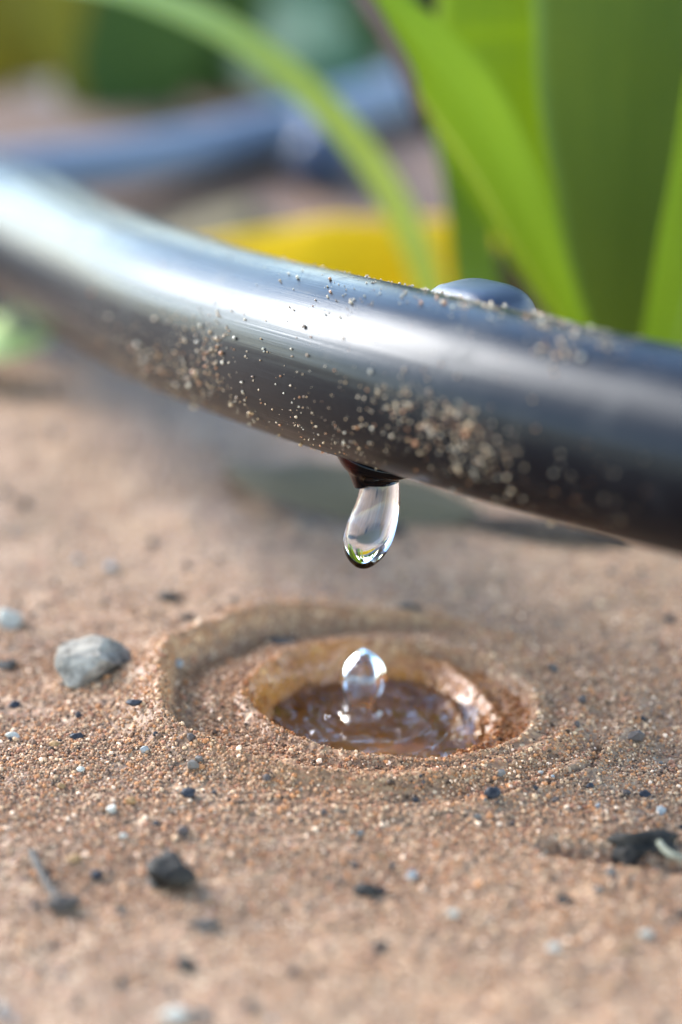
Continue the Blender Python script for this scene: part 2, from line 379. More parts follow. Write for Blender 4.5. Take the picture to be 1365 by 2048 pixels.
cols_ = cols_ * np.array([1.40, 1.19, 1.08]); cols_ = np.where(wt_ > 0.7, cols_ * np.array([0.75, 0.55, 0.35]), cols_)
nb = 2400                                                          # coarser crumbs strewn further out
bx, by = rng.uniform(-75, 75, nb), rng.uniform(-125, 150, nb); kb = (np.hypot(bx, by - 3) > 19) & (0.3 + fbm(bx, by, 9, 3, 90) > rng.uniform(-0.2, 0.9, nb)); bx, by = bx[kb], by[kb]; nb = len(bx)
px_, py_ = np.r_[px_, bx], np.r_[py_, by]; rad_ = np.r_[rad_, np.clip(rng.lognormal(math.log(0.30), 0.42, nb), 0.15, 0.85)]
cb = np.array([[0.035, 0.03, 0.028], [0.09, 0.065, 0.05], [0.30, 0.28, 0.24], [0.27, 0.15, 0.07], [0.16, 0.13, 0.10]])[rng.choice(5, nb, p=[.34, .26, .10, .12, .18])]
cols_ = np.vstack([cols_, cb]); n_ = len(px_)
pp = np.stack([px_, py_, height(px_, py_)], -1)
V, F, K = grains(n_, pp, np.array([[0, 0, 1.0]]), rad_, cols_)
tag(mesh_obj('sand_grains', V, F, M_sandg, smooth=False, colors={'tint': K}), 'loose pale, orange and dark sand grains covering the soil', 'sand', kind='stuff')

# ------------------------------------------------------------------ water in the crater
WL = -1.95
rr = np.linspace(0.02, 11.5, 150); aa = np.linspace(0, 2 * np.pi, 260, endpoint=False)
RR, AA = np.meshgrid(rr, aa, indexing='ij'); WX = RR * np.cos(AA) - 0.3; WY = RR * np.sin(AA) + 2.2
dc = np.hypot(WX - 0.2, WY - 4.2)
fade = np.exp(-dc / 9.0)
WZ = WL + 0.42 * np.sin(2 * np.pi * (dc + 1.1 * fbm(WX, WY, 4.0, 2, 60)) / 3.1) * fade + 0.10 * fbm(WX, WY, 3.0, 3, 61)
WZ += 0.42 * (1 - np.abs(fbm(WX, WY, 4.2, 1, 64))) ** 5 + 0.03 * fbm(WX, WY, 0.9, 2, 62)
WZ += 0.45 * np.exp(-((dc - 2.6) / 0.7) ** 2)
M_water = water_mat()
wob_ = mesh_obj('water', np.stack([WX, WY, WZ], -1).reshape(-1, 3), grid_faces(150, 260, True), M_water)
tag(wob_, 'rippled clear water lying in the bottom of the sandy crater', 'water', kind='structure')

# ------------------------------------------------------------------ main irrigation pipe
M_pipe = pipe_mat(); M_drop = drop_mat()
key = [(-900, 240, 478), (-420, 335, 455), (0, 455, 398), (150, 535, 363), (320, 612, 326), (520, 682, 301), (740, 742, 279), (1000, 812, 263), (1365, 903, 247), (1900, 1010, 227), (2700, 1120, 200)]
kp = np.array([P(*k) for k in key]); kp[0, 2] = max(kp[0, 2], 12)
RP = 8.65
q0 = spline(kp, 3000); l0 = np.r_[0, np.cumsum(np.linalg.norm(np.diff(q0, axis=0), axis=1))]
lu = np.arange(0, l0[-1], 0.8); q1 = np.stack([np.interp(lu, l0, q0[:, k]) for k in range(3)], -1)
kw = np.exp(-(np.arange(-40, 41) * 0.8 / 9.0) ** 2 / 2); kw /= kw.sum()      # a stiff pipe bends evenly
q2 = np.stack([np.convolve(q1[:, k], kw, 'valid') for k in range(3)], -1)
pts = q2[::1]
V, F, UV, (Tt, Ss, Uu, Ll) = tube(pts, RP, 96)
pipe = empty('irrigation_pipe', (kp[5][0], kp[5][1], 0), 'thick glossy black irrigation pipe speckled with sand, crossing over the water crater', 'pipe')
def dirt_density(x, y, facing):
    """where sand and dust have dried on the pipe, as a density over its visible side"""
    g = lambda cx, cy, sx, sy, k, rot=0: k * np.exp(-(((x - cx) * math.cos(rot) + (y - cy) * math.sin(rot)) / sx) ** 2 - ((-(x - cx) * math.sin(rot) + (y - cy) * math.cos(rot)) / sy) ** 2)
    D = g(420, 690, 34, 62, 0.30) + g(350, 655, 26, 40, 0.12) + g(350, 745, 90, 28, 0.20, 0.35) + g(470, 800, 70, 20, 0.10, 0.5) + g(250, 690, 80, 26, 0.16, 0.4)
    D += g(900, 855, 78, 48, 0.42, 0.25) + g(800, 805, 44, 34, 0.30, 0.5) + g(970, 905, 60, 44, 0.26) + g(830, 760, 40, 40, 0.07)
    D += g(1140, 668, 70, 18, 0.45, 0.25) + g(1120, 700, 34, 22, 0.35) + g(940, 615, 80, 16, 0.22, 0.22) + g(780, 600, 120, 26, 0.05, 0.2)
    D += g(660, 620, 150, 60, 0.022) + g(690, 780, 110, 80, 0.05) + g(640, 860, 90, 30, 0.07, 0.45) + g(560, 730, 120, 60, 0.012) + g(700, 880, 60, 25, 0.07)
    return D + g(1060, 960, 130, 60, 0.035, 0.25) + 0.0025 + 0.016 * ((facing < 0.30) & (y < 760) & (x > 560) & (x < 1365)) + 0.004 * (x > 1100)
nv_ = norm(V - np.repeat(pts, 96, 0)); fx_, fy_, _ = proj(V); fc_ = np.einsum('ij,ij->i', nv_, norm(CAM - V))
gg = lambda cx, cy, sx, sy, k: k * np.exp(-((fx_ - cx) / sx) ** 2 - ((fy_ - cy) / sy) ** 2)
film = dirt_density(fx_, fy_, fc_) * 1.3 + gg(955, 660, 45, 50, 0.5) + gg(920, 720, 40, 40, 0.35) + gg(1230, 850, 150, 90, 0.06)
film = np.where(fc_ > -0.1, film, 0.05) * np.clip(0.6 + 0.9 * fbm(UV[:, 0] * 1000, UV[:, 1] * 1000, 3.0, 3, 70), 0, 1.6)
tb = mesh_obj('tube', V, F, M_pipe, pipe, uv=UV, colors={'film': np.clip(film, 0, 1)})

# drip outlet: moulded spout under the pipe, drooping lower on its left side
M_spout, t_, o_ = mat('wet_dark_plastic'); b_ = N(t_, 'ShaderNodeBsdfPrincipled', Roughness=0.10, IOR=1.2)
tc_ = N(t_, 'ShaderNodeTexCoord'); sx_ = N(t_, 'ShaderNodeSeparateXYZ'); t_.links.new(tc_.outputs['Generated'], sx_.inputs[0])
t_.links.new(ramp(t_, sx_.outputs[0], [(0.17, (0.022, 0.002, 0.0015)), (0.30, (0.0015, 0.0015, 0.002))]).outputs[0], b_.inputs['Base Color'])
t_.links.new(b_.outputs[0], o_.inputs[0])
def stack_rings(rings, depth_of, nseg=48, squash=1.0, close=True):
    """rings: (px, py, half width px) seen from the front; swept round in depth"""
    vs = []; a = np.linspace(0, 2 * np.pi, nseg, endpoint=False)
    for cx, cy, hw in rings:
        d = depth_of; c = P(cx, cy, d); r = hw / FPX * d
        vs.append(c[None] + np.cos(a)[:, None] * np.array([r, 0, 0]) + np.sin(a)[:, None] * np.array([0, r * squash, 0]))
    V = np.vstack(vs); F = [tuple(f) for f in grid_faces(len(rings), nseg, True)]
    if close: F += [tuple(range(nseg))[::-1], tuple(range((len(rings) - 1) * nseg, len(rings) * nseg))]
    return V, F
DD = 282.0
sp = spline([(756, 880, 60), (754, 905, 84), (752, 922, 80), (750, 937, 66), (750, 944, 55), (751, 951, 48), (753, 958, 44)], 22)
V, F = stack_rings(sp, DD, 56)
xr = (V[:, 0] - P(750, 969, DD)[0]) / 2.3
top = np.clip((V[:, 2] - P(0, 965, DD)[2]) / 2.0, 0, 1)          # the skirt follows the slope of the pipe
V[:, 2] -= top * xr * 0.62
low = np.clip((P(0, 935, DD)[2] - V[:, 2]) / 1.6, 0, 1)
V[:, 2] -= low * np.clip(-xr - 0.25, 0, 1.2) * 2.4
mesh_obj('drip_outlet', V, F, M_spout, pipe)

# round dripper cap on the far side of the pipe, with a bead of water against it
M_cap, t_, o_ = mat('blue_black_plastic'); b_ = N(t_, 'ShaderNodeBsdfPrincipled', Roughness=0.28, IOR=1.55); b_.inputs['Base Color'].default_value = (0.003, 0.006, 0.015, 1)
nz = N(t_, 'ShaderNodeTexNoise', Scale=700.0, Detail=4.0); bb = N(t_, 'ShaderNodeBump', Strength=0.3, Distance=0.0001); t_.links.new(nz.outputs[0], bb.inputs['Height']); t_.links.new(bb.outputs[0], b_.inputs['Normal'])
t_.links.new(b_.outputs[0], o_.inputs[0])
cc = P(958, 676, 277.5); bv, bf = ico(5)
T_loc = norm((P(1000, 812, 266) - P(740, 742, 279))[None])[0]
Sx = T_loc; Sy = norm(np.cross([0, 0, 1], Sx)[None])[0]; Sz = np.cross(Sx, Sy)
se = np.sign(bv) * np.abs(bv) ** 0.62
V = cc + se[:, :1] * 5.6 * Sx + se[:, 1:2] * 4.4 * Sy + se[:, 2:] * 5.3 * Sz
mesh_obj('dripper_cap', V, bf, M_cap, pipe)
ra = np.linspace(0, 2 * np.pi, 72, endpoint=False); rc_ = cc + 2.6 * Sz + 5.25 * np.cos(ra)[:, None] * Sx + 4.1 * np.sin(ra)[:, None] * Sy
rs = np.linspace(0, 2 * np.pi, 8, endpoint=False); rn = norm(rc_ - cc - 2.6 * Sz)
RV = rc_[:, None] + 0.42 * (np.cos(rs)[None, :, None] * rn[:, None] + np.sin(rs)[None, :, None] * Sz)
mesh_obj('cap_rim', RV.reshape(-1, 3), np.array([(i * 8 + j, ((i + 1) % 72) * 8 + j, ((i + 1) % 72) * 8 + (j + 1) % 8, i * 8 + (j + 1) % 8) for i in range(72) for j in range(8)]), M_cap, pipe)

# sand stuck to the pipe
def pipe_dirt():
    rg = np.random.default_rng(5); n = 700000
    u = rg.uniform(*np.interp([-80, 1440], proj(pts)[0], np.arange(len(pts))), n); i = u.astype(int); f = (u - i)[:, None]; a = rg.uniform(0, 2 * np.pi, n)
    c = pts[i] * (1 - f) + pts[i + 1] * f; s = Ss[i]; up = Uu[i]
    nr = np.cos(a)[:, None] * s + np.sin(a)[:, None] * up; p = c + nr * RP
    x, y, d = proj(p); vis = np.einsum('ij,ij->i', nr, norm(CAM - p)) > -0.25
    facing = np.einsum('ij,ij->i', nr, norm(CAM - p))
    D = dirt_density(x, y, facing)
    D *= 0.25 + 1.5 * np.clip(vnoise(u * 1.9, a * 14, 3) * 0.7 + 0.45, 0, 1) ** 1.5
    D *= 3.6
    k = (rg.uniform(0, 1, n) < D * 0.085) & vis & (x > -60) & (x < 1420)
    p, nr, x, y = p[k], nr[k], x[k], y[k]; m = len(p)
    rad = np.clip(rg.lognormal(math.log(0.066), 0.50, m), 0.022, 0.27); rad *= np.where(x > 760, 1.05, 1.0)
    dp = np.array([[0.62, 0.50, 0.36], [0.55, 0.38, 0.22], [0.50, 0.24, 0.11], [0.62, 0.56, 0.47], [0.34, 0.24, 0.17], [0.60, 0.55, 0.46]])
    cols = np.array([1.0, 0.88, 0.70]) * dp[rg.choice(6, m, p=[.30, .24, .14, .06, .14, .12])] * rg.uniform(0.75, 1.1, (m, 1))
    V, F, K = grains(m, p, nr, rad, cols, seed=9, sink=0.2)
    print('pipe dirt grains', m)
    o = mesh_obj('stuck_sand', V, F, M_grain, pipe, smooth=False, colors={'tint': K}); o['kind'] = 'stuff'
pipe_dirt()

# ------------------------------------------------------------------ water drops
def resamp(r, n): return spline(r, n)
rings = [(759, 942, 38), (760, 965, 39.5), (759, 988, 42), (755.5, 1010, 45), (750, 1030, 48), (744, 1050, 50), (739, 1070, 50.5), (734, 1090, 47.5), (731, 1106, 41), (729, 1119, 31), (727.5, 1129, 20), (727, 1134, 10.5), (727, 1136.5, 3)]
V, F = stack_rings(resamp(rings, 70), DD - 0.2, 72)
tag(recentre(mesh_obj('water_drop', V, F, M_drop)), 'clear elongated water drop hanging from the spout under the black pipe', 'water drop')
bv, bf = ico(4); V = P(900, 592, 281.5) + bv * np.array([1.9, 1.3, 1.25])
tag(recentre(mesh_obj('water_bead', V, bf, M_drop)), 'small clear water bead on top of the pipe against the dripper cap', 'water drop')
def splash():
    """a thin walled crown of water thrown up by the last drop"""
    base = np.array([-1.15, 5.0, WL - 0.3]); prof = [(0, 2.2), (0.5, 1.7), (1.3, 1.65), (2.3, 2.05), (3.5, 2.4), (4.7, 2.3), (5.6, 1.9), (6.3, 1.35), (6.8, 0.8), (7.05, 0.35), (7.1, 0.03)]
    q = spline(prof, 56); a = np.linspace(0, 2 * np.pi, 84, endpoint=False); vs = []
    for off in (0.0, 0.17):
        for z, r in q:
            zz = z - off * (z / 7.25); r_ = max(1.0 * r - off * (1 + 0.5 * math.sin(z * 1.3)), 0.01)
            k = 1 + (0.05 - 0.25 * off) * np.sin(5 * a + z * 0.35) + 0.02 * np.sin(9 * a - z * 0.5 + 12 * off)
            vs.append(np.stack([base[0] + r_ * k * np.cos(a) + 0.05 * z, base[1] + r_ * k * np.sin(a), base[2] + zz + 0 * a], -1))
    f = grid_faces(len(q), 84, True); n = len(q) * 84
    rim = [(j, (j + 1) % 84, (j + 1) % 84 + n, j + n) for j in range(84)]
    F = [tuple(t) for t in f] + [tuple(t[::-1] + n) for t in f] + rim + [tuple(range(n - 84, n)), tuple(range(2 * n - 84, 2 * n))[::-1]]
    return np.vstack(vs), F
V, F = splash()
tag(recentre(mesh_obj('splash_drop', V, F, M_drop)), 'egg shaped blob of water rebounding from the pool in the crater', 'water splash')

# ------------------------------------------------------------------ stones, clods, twigs
def rock(name, px, py, wmm, dmm, hmm, m, label, cat, group=None, seed=1, sink=0.25, cuts=9, rough=0.10, rot=0.0, sub=4):
    rg = np.random.default_rng(seed); v, f = ico(sub); v = v.copy()
    for _ in range(cuts):                                     # knock flats off the ball
        nn = norm(rg.normal(size=(1, 3)))[0]; h = rg.uniform(0.55, 0.9); dd_ = v @ nn
        v = v - np.clip(dd_ - h, 0, None)[:, None] * nn * 0.9
    v *= 1 + rough * fbm(v[:, 0] * 3 + seed, v[:, 1] * 3 + v[:, 2] * 2.1, 1.6, 4, seed)[:, None]
    v = v * np.array([wmm, dmm, hmm]) / 2; c_, s_ = math.cos(rot), math.sin(rot)
    v = np.stack([v[:, 0] * c_ - v[:, 1] * s_, v[:, 0] * s_ + v[:, 1] * c_, v[:, 2]], -1)
    g = G(px, py); z0 = float(height(np.array([g[0]]), np.array([g[1]]), False)[0]); g = G(px, py, z0)
    v += np.array([g[0], g[1], z0 + hmm * (0.5 - sink)])
    return tag(recentre(mesh_obj(name, v, f, m, smooth=True)), label, cat, group)
M_grey = stone_mat('grey_stone', (0.07, 0.056, 0.04), (0.34, 0.285, 0.21))
M_dark = stone_mat('dark_clod', (0.011, 0.009, 0.007), (0.055, 0.042, 0.029), 0.7)
M_char = stone_mat('charred_crumb', (0.012, 0.012, 0.014), (0.05, 0.045, 0.045), 0.5)
M_white = stone_mat('white_grit', (0.34, 0.29, 0.21), (0.50, 0.44, 0.33), 0.5)
M_orange = stone_mat('orange_grit', (0.24, 0.12, 0.04), (0.36, 0.20, 0.08), 0.6)
M_clay = stone_mat('brown_clod', (0.05, 0.037, 0.028), (0.12, 0.09, 0.065), 0.8)
rock('pebble', 176, 1362, 9.2, 6.4, 5.6, M_grey, 'large angular grey pebble lying left of the crater', 'pebble', seed=4, sink=0.16, cuts=12, rough=0.07, rot=0.15, sub=5)
rock('soil_clod', 345, 1770, 4.6, 4.0, 3.7, M_dark, 'dark two toned soil clod in the lower left foreground', 'clod', seed=8, sink=0.2, cuts=10, rough=0.14, rot=-0.5)
rock('soil_clod', 128, 1818, 2.9, 2.6, 1.9, M_clay, 'brown crumbly clod at the foot of the short twig', 'clod', seed=12, cuts=8, rough=0.2)
rock('soil_clod', 1290, 1710, 7.2, 4.4, 3.2, M_dark, 'dark rough clod in the crack at the right edge', 'clod', seed=16, cuts=6, rough=0.35, sink=0.3)
rock('soil_clod', 1168, 1692, 3.2, 2.4, 1.7, M_clay, 'brown clod at the left end of the dark crack', 'clod', seed=17, cuts=6, rough=0.3)
rock('soil_clod', 565, 1288, 3.4, 2.4, 0.9, M_clay, 'flat brown clod inside the back of the outer ring', 'clod', seed=18, cuts=6, rough=0.2)
rock('black_crumb', 985, 1595, 1.7, 1.5, 1.5, M_char, 'round black crumb beside the small crack in front of the crater', 'crumb', seed=20, cuts=5, sub=3)
rock('black_crumb', 1180, 1575, 0.8, 0.8, 0.7, M_char, 'tiny black crumb at the right end of the small crack', 'crumb', seed=21, sub=3)
rock('black_crumb', 1291, 1592, 1.2, 0.9, 0.8, M_char, 'flat black crumb between the small crack and the right edge', 'crumb', seed=22, sub=3)
rock('black_crumb', 155, 1478, 1.5, 1.2, 0.9, M_char, 'black crumb in front of the grey pebble', 'crumb', seed=23, sub=3)
rock('black_crumb', 268, 1408, 1.6, 1.0, 0.7, M_char, 'small slate crumb between grey pebble and outer ring', 'crumb', seed=24, sub=3)
rock('black_crumb', 196, 1752, 1.3, 1.1, 0.8, M_char, 'black crumb between the short twig and dark clod', 'crumb', seed=25, sub=3)
rock('black_crumb', 735, 1785, 2.6, 2.0, 1.1, M_dark, 'dark crumb lying in the middle of the foreground', 'crumb', seed=26, sub=3)
rock('black_crumb', 372, 1935, 2.4, 2.0, 1.2, M_dark, 'blurred dark crumb nearest the bottom of the picture', 'crumb', seed=27, sub=3)
rock('black_crumb', 1128, 1805, 1.9, 1.2, 0.7, M_dark, 'dark crumb below the dark crack', 'crumb', seed=28, sub=3)
rock('black_crumb', 820, 1225, 3.0, 2.4, 1.3, M_dark, 'dark crumb behind the crater under the water drop', 'crumb', seed=29, sub=3)
rock('black_crumb', 338, 1198, 2.6, 2.0, 1.0, M_dark, 'dark crumb behind the left side of the outer ring', 'crumb', seed=30, sub=3)
rock('black_crumb', 376, 1238, 2.0, 1.8, 0.9, M_dark, 'smaller dark crumb touching the back of the outer ring', 'crumb', seed=31, sub=3)
rock('black_crumb', 15, 1335, 2.8, 2.0, 1.0, M_dark, 'dark crumb left of the grey pebble at the edge', 'crumb', seed=32, sub=3)
rock('black_crumb', 30, 1412, 1.4, 1.1, 0.7, M_char, 'black crumb below left of the grey pebble', 'crumb', seed=33, sub=3)
rock('black_crumb', 378, 1590, 1.5, 1.3, 0.9, M_char, 'black crumb at the front foot of the outer ring', 'crumb', seed=34, sub=3)
rock('black_crumb', 405, 1852, 3.2, 1.6, 0.9, M_clay, 'flat brown crumb under the dark foreground clod', 'crumb', seed=35, sub=3)
rock('white_grit', 27, 1476, 1.7, 1.1, 0.8, M_white, 'white chip near the left edge in front of the grey pebble', 'grit', seed=40, sub=3)
rock('white_grit', 225, 1623, 1.15, 1.0, 0.9, M_white, 'round white grit below the left of the outer ring', 'grit', seed=41, sub=3)
rock('white_grit', 162, 1541, 0.8, 0.7, 0.6, M_white, 'small white grit left of the outer ring', 'grit', seed=42, sub=3)
rock('white_grit', 905, 1832, 1.1, 1.0, 0.8, M_white, 'white grit alone in the right foreground', 'grit', seed=43, sub=3)
rock('white_grit', 1107, 1900, 1.5, 1.3, 0.9, M_white, 'largest white grit in the lower right foreground', 'grit', seed=44, sub=3)
rock('white_grit', 1292, 1873, 1.3, 1.1, 0.8, M_white, 'white grit near the lower right edge', 'grit', seed=45, sub=3)
rock('white_grit', 247, 1676, 0.9, 0.8, 0.6, M_white, 'white grit above left of the dark foreground clod', 'grit', seed=46, sub=3)
rock('white_grit', 355, 2035, 3.0, 2.0, 1.2, M_white, 'pale pebble cut by the bottom edge of the picture', 'grit', seed=47, sub=3)
rock('white_grit', 18, 1248, 3.0, 3.6, 2.4, M_white, 'pale blurred chip at the left edge behind the grey pebble', 'grit', seed=48, sub=3)
rock('white_grit', 1083, 1548, 0.7, 0.6, 0.5, M_white, 'tiny white grit just above the small crack', 'grit', seed=49, sub=3)
rock('orange_grit', 112, 1492, 1.3, 1.1, 0.8, M_orange, 'orange grit beside the black crumb left of the crater', 'grit', seed=50, sub=3)
rock('orange_grit', 262, 1605, 1.2, 1.0, 0.7, M_orange, 'orange grit above the round white grit', 'grit', seed=51, sub=3)
rock('orange_grit', 122, 1575, 1.0, 0.9, 0.6, M_orange, 'small orange grit at the left of the foreground', 'grit', seed=52, sub=3)
rock('orange_grit', 148, 1722, 1.6, 1.2, 0.9, M_orange, 'orange grit beside the short twig', 'grit', seed=53, sub=3)

def stick(name, pp_, r0, r1, m, label, cat, seed=0):
    p = spline(pp_, 40); rr_ = np.linspace(r0, r1, 40) * (1 + 0.12 * np.sin(np.arange(40) * 0.9 + seed)); rr_[0] *= 0.3; rr_[-1] *= 0.3
    v, f, uv, _ = tube(p, 1.0, 12); v = (v.reshape(40, 12, 3) - p[:, None]) * rr_[:, None, None] + p[:, None]
    return tag(recentre(mesh_obj(name, v.reshape(-1, 3), [tuple(q) for q in f] + [tuple(range(12))[::-1], tuple(range(39 * 12, 480))], m)), label, cat)
M_twig = stone_mat('dry_twig', (0.06, 0.048, 0.036), (0.13, 0.105, 0.08), 0.8, 900)
M_pale = stone_mat('pale_straw', (0.17, 0.16, 0.10), (0.28, 0.26, 0.18), 0.6, 700)
stick('twig', [G(62, 1702, 0.8), G(82, 1745, 0.9), G(105, 1785, 0.8), G(128, 1812, 0.6)], 0.38, 0.32, M_twig, 'short brown grey twig lying in the lower left foreground', 'twig')
stick('straw', [G(1318, 1684, 1.0), G(1335, 1704, 2.0), G(1365, 1716, 2.3), G(1400, 1715, 1.2)], 0.27, 0.2, M_pale, 'curled pale straw on the dark clod at the right edge', 'straw')

# ------------------------------------------------------------------ leaves
def leaf(name, keypts, m, parent=None, face=(0, -1, 0.2), fold=0.25, n=60, nv=17, twist=(0, 0), wave=0.0, arch=0.0, seed=0):
    """keypts: (px, py, depth, width mm) or ((x,y,z), width) when already world"""
    if len(keypts[0]) == 2: k = np.array([[*a, b] for a, b in keypts], float)
    else: k = np.array([[*P(a, b, c), w_] for a, b, c, w_ in keypts])
    q = spline(k, n); p = q[:, :3]; W = np.clip(q[:, 3], 0.05, None); T = norm(np.gradient(p, axis=0))
    fc = np.array(face, float); S = norm(np.cross(T, fc)); Nn = np.cross(S, T)
    tw = np.radians(np.linspace(twist[0], twist[1], n))[:, None]; S, Nn = S * np.cos(tw) + Nn * np.sin(tw), Nn * np.cos(tw) - S * np.sin(tw)
    a = np.linspace(-1, 1, nv); prof = -fold * (np.sqrt(a * a + 0.02) - 0.14) + arch * a * a
    ln = np.r_[0, np.cumsum(np.linalg.norm(np.diff(p, axis=0), axis=1))]
    wv = wave * np.sin(ln[:, None] / 9.0 + seed + a[None] * 1.2) * np.abs(a)[None]
    edge = 1 + 0.02 * np.sin(ln / 3.1 + seed)
    V = p[:, None] + S[:, None] * (a[None, :, None] * (W * edge)[:, None, None] / 2) + Nn[:, None] * ((prof[None] * W[:, None] / 2 + wv)[..., None])
    th = 0.35 * (1 - 0.6 * np.abs(a))[None, :, None] * np.minimum(1, W / 6)[:, None, None]
    Vb = V - Nn[:, None] * th
    V2 = np.concatenate([V.reshape(-1, 3), Vb.reshape(-1, 3)]); f1 = grid_faces(n, nv); M_ = n * nv
    f2 = f1[:, ::-1] + M_
    e = []
    for i in range(n - 1):
        e += [(i * nv, i * nv + M_, (i + 1) * nv + M_, (i + 1) * nv), ((i + 1) * nv + nv - 1, (i + 1) * nv + nv - 1 + M_, i * nv + nv - 1 + M_, i * nv + nv - 1)]
    for j in range(nv - 1):
        e += [(j + 1, j + 1 + M_, j + M_, j), ((n - 1) * nv + j, (n - 1) * nv + j + M_, (n - 1) * nv + j + 1 + M_, (n - 1) * nv + j + 1)]
    uv = np.stack([np.broadcast_to(ln[:, None] * MM * 10, (n, nv)), np.broadcast_to(a[None], (n, nv))], -1).reshape(-1, 2)
    return mesh_obj(name, V2, np.vstack([f1, f2, np.array(e)]), m, parent, uv=np.vstack([uv, uv]))

LSIDE = -1
M_leafA = leaf_mat('bright_leaf', (0.17, 0.26, 0.02), (0.23, 0.33, 0.03), margin=(0.36, 0.42, 0.17), side=LSIDE, gloss=0.6, trans=0.6, tcol=(2.0, 1.6, 0.5))
M_leafB = leaf_mat('green_leaf', (0.17, 0.26, 0.02), (0.23, 0.33, 0.03), midrib=(0.24, 0.34, 0.14), gloss=0.6, trans=0.7, tcol=(2.0, 1.6, 0.5))
M_leafD = leaf_mat('shaded_leaf', (0.09, 0.13, 0.014), (0.16, 0.20, 0.022), margin=(0.17, 0.25, 0.06), side=LSIDE, gloss=0.8, trans=0.5)  # darker green paints the shaded right half of the folded leaf
M_leafO = leaf_mat('olive_leaf', (0.13, 0.23, 0.012), (0.20, 0.30, 0.02), trans=0.5)
M_blade = leaf_mat('pale_green_blade', (0.32, 0.42, 0.07), (0.40, 0.50, 0.10), gloss=0.27, trans=0.5, tcol=(1.4, 1.1, 0.4))
M_blade.node_tree.nodes['Principled BSDF'].inputs['Specular IOR Level'].default_value = 1.0; M_blade.node_tree.nodes['Principled BSDF'].inputs['Roughness'].default_value = 0.42
M_brown = leaf_mat('brown_sheath', (0.09, 0.045, 0.025), (0.16, 0.08, 0.04), trans=0.2, tcol=(1, .8, .6))
M_darkb = leaf_mat('dark_sheath', (0.02, 0.010, 0.008), (0.04, 0.02, 0.014), gloss=0.8, trans=0.1, tcol=(1, .8, .6))
M_yellow = leaf_mat('yellow_leaf', (0.74, 0.53, 0.008), (0.82, 0.62, 0.012), gloss=0.9, trans=0.55, tcol=(1.1, 1.0, 0.4))
M_ygreen = leaf_mat('yellowing_leaf', (0.17, 0.15, 0.012), (0.28, 0.22, 0.015), gloss=0.7, trans=0.45, tcol=(1.3, 1.2, 0.5))
M_teal = leaf_mat('bluish_leaf', (0.07, 0.13, 0.055), (0.13, 0.20, 0.10), gloss=0.5, trans=0.35, tcol=(1.1, 1.2, 0.9))

lily = empty('lily_plant', tuple(G(1200, 905)), 'large strap leaved green plant rising behind the right half of the black pipe', 'plant')
leaf('leaf', [(1215, 800, 352, 2), (1150, 650, 349, 3), (1088, 515, 346, 5.2), (1008, 340, 343, 7.6), (925, 200, 341, 8.4), (835, 85, 340, 6.8), (760, 0, 340, 4.4), (690, -110, 341, 4), (600, -230, 345, 3.5), (520, -300, 350, 0.5)],
     M_leafA, lily, face=(-0.35, -1, 0.3), fold=0.25, arch=0.0)
leaf('leaf', [(1262, 930, 364, 6), (1225, 760, 362, 7.5), (1180, 600, 360, 11), (1130, 400, 359, 20), (1092, 180, 358, 29), (1084, 80, 358, 27), (1076, 0, 358, 24.5), (1062, -300, 362, 20), (1040, -700, 375, 26), (1000, -1100, 400, 16), (960, -1400, 430, 1)],
     M_leafB, lily, face=(0.0, -1, 0.1), fold=0.30)
leaf('leaf', [(1300, 930, 356, 12), (1290, 700, 352, 13), (1278, 560, 350, 15), (1262, 380, 349, 18.5), (1248, 200, 349, 20), (1240, 0, 350, 21), (1235, -400, 358, 20), (1225, -900, 385, 14), (1210, -1200, 415, 1)],
     M_leafD, lily, face=(0.25, -1, 0.1), fold=0.12)  # covers the big leaf right of its midrib, its shade put into the colour
leaf('leaf', [(1370, 930, 366, 10), (1385, 700, 364, 15), (1392, 450, 362, 18), (1395, 200, 362, 19), (1400, -100, 364, 18), (1420, -500, 375, 12), (1440, -800, 390, 1)],
     M_leafB, lily, face=(0.1, -1, 0.1), fold=0.3)
leaf('leaf', [(1290, 930, 346, 6), (1340, 740, 343, 8), (1385, 560, 340, 9), (1440, 300, 338, 10), (1500, 0, 338, 9), (1600, -300, 345, 1)], M_leafB, lily, face=(0.2, -1, 0.1), fold=0.2)
leaf('leaf', [(1000, 900, 382, 5), (970, 700, 380, 5.5), (955, 560, 378, 6.0), (935, 400, 376, 5.5), (898, 250, 374, 4.2), (860, 120, 372, 3), (820, 0, 372, 2.2), (760, -120, 374, 0.5)], M_leafO, lily, face=(0.1, -1, 0.2), fold=0.15)
leaf('sheath', [(840, 240, 341, 0.8), (815, 150, 339, 1.6), (765, 60, 339, 1.8), (722, -10, 340, 1.8), (650, -110, 342, 0.6)], M_brown, lily, face=(-0.2, -1, 0.3), fold=0.3, n=30, nv=7)
leaf('sheath', [(1075, 900, 385, 9), (1050, 700, 384, 9), (1035, 560, 383, 7), (1020, 470, 383, 2)], M_brown, lily, face=(0, -1, 0.2), fold=0.2, n=30, nv=9)
leaf('sheath', [(900, 260, 390, 7), (850, 80, 392, 9), (828, -60, 395, 11), (815, -250, 400, 12)], M_darkb, lily, face=(0, -1, 0.2), fold=0.2, n=30, nv=9)

gb = leaf('grass_blade', [(905, 850, 392, 2.2), (885, 700, 390, 3.4), (855, 555, 388, 4.0), (805, 430, 386, 4.4), (742, 320, 384, 4.7), (655, 215, 382, 5.0), (560, 130, 381, 5.2), (460, 62, 381, 5.2), (350, 10, 382, 5.0), (200, -35, 384, 4.4), (20, -50, 388, 3.2), (-150, -30, 392, 0.6)],
          M_blade, face=(0.0, -0.5, 1.0), fold=0.10, twist=(10, -5))
tag(recentre(gb), 'thin pale green blade arching up and left in front of the background pipe', 'leaf')

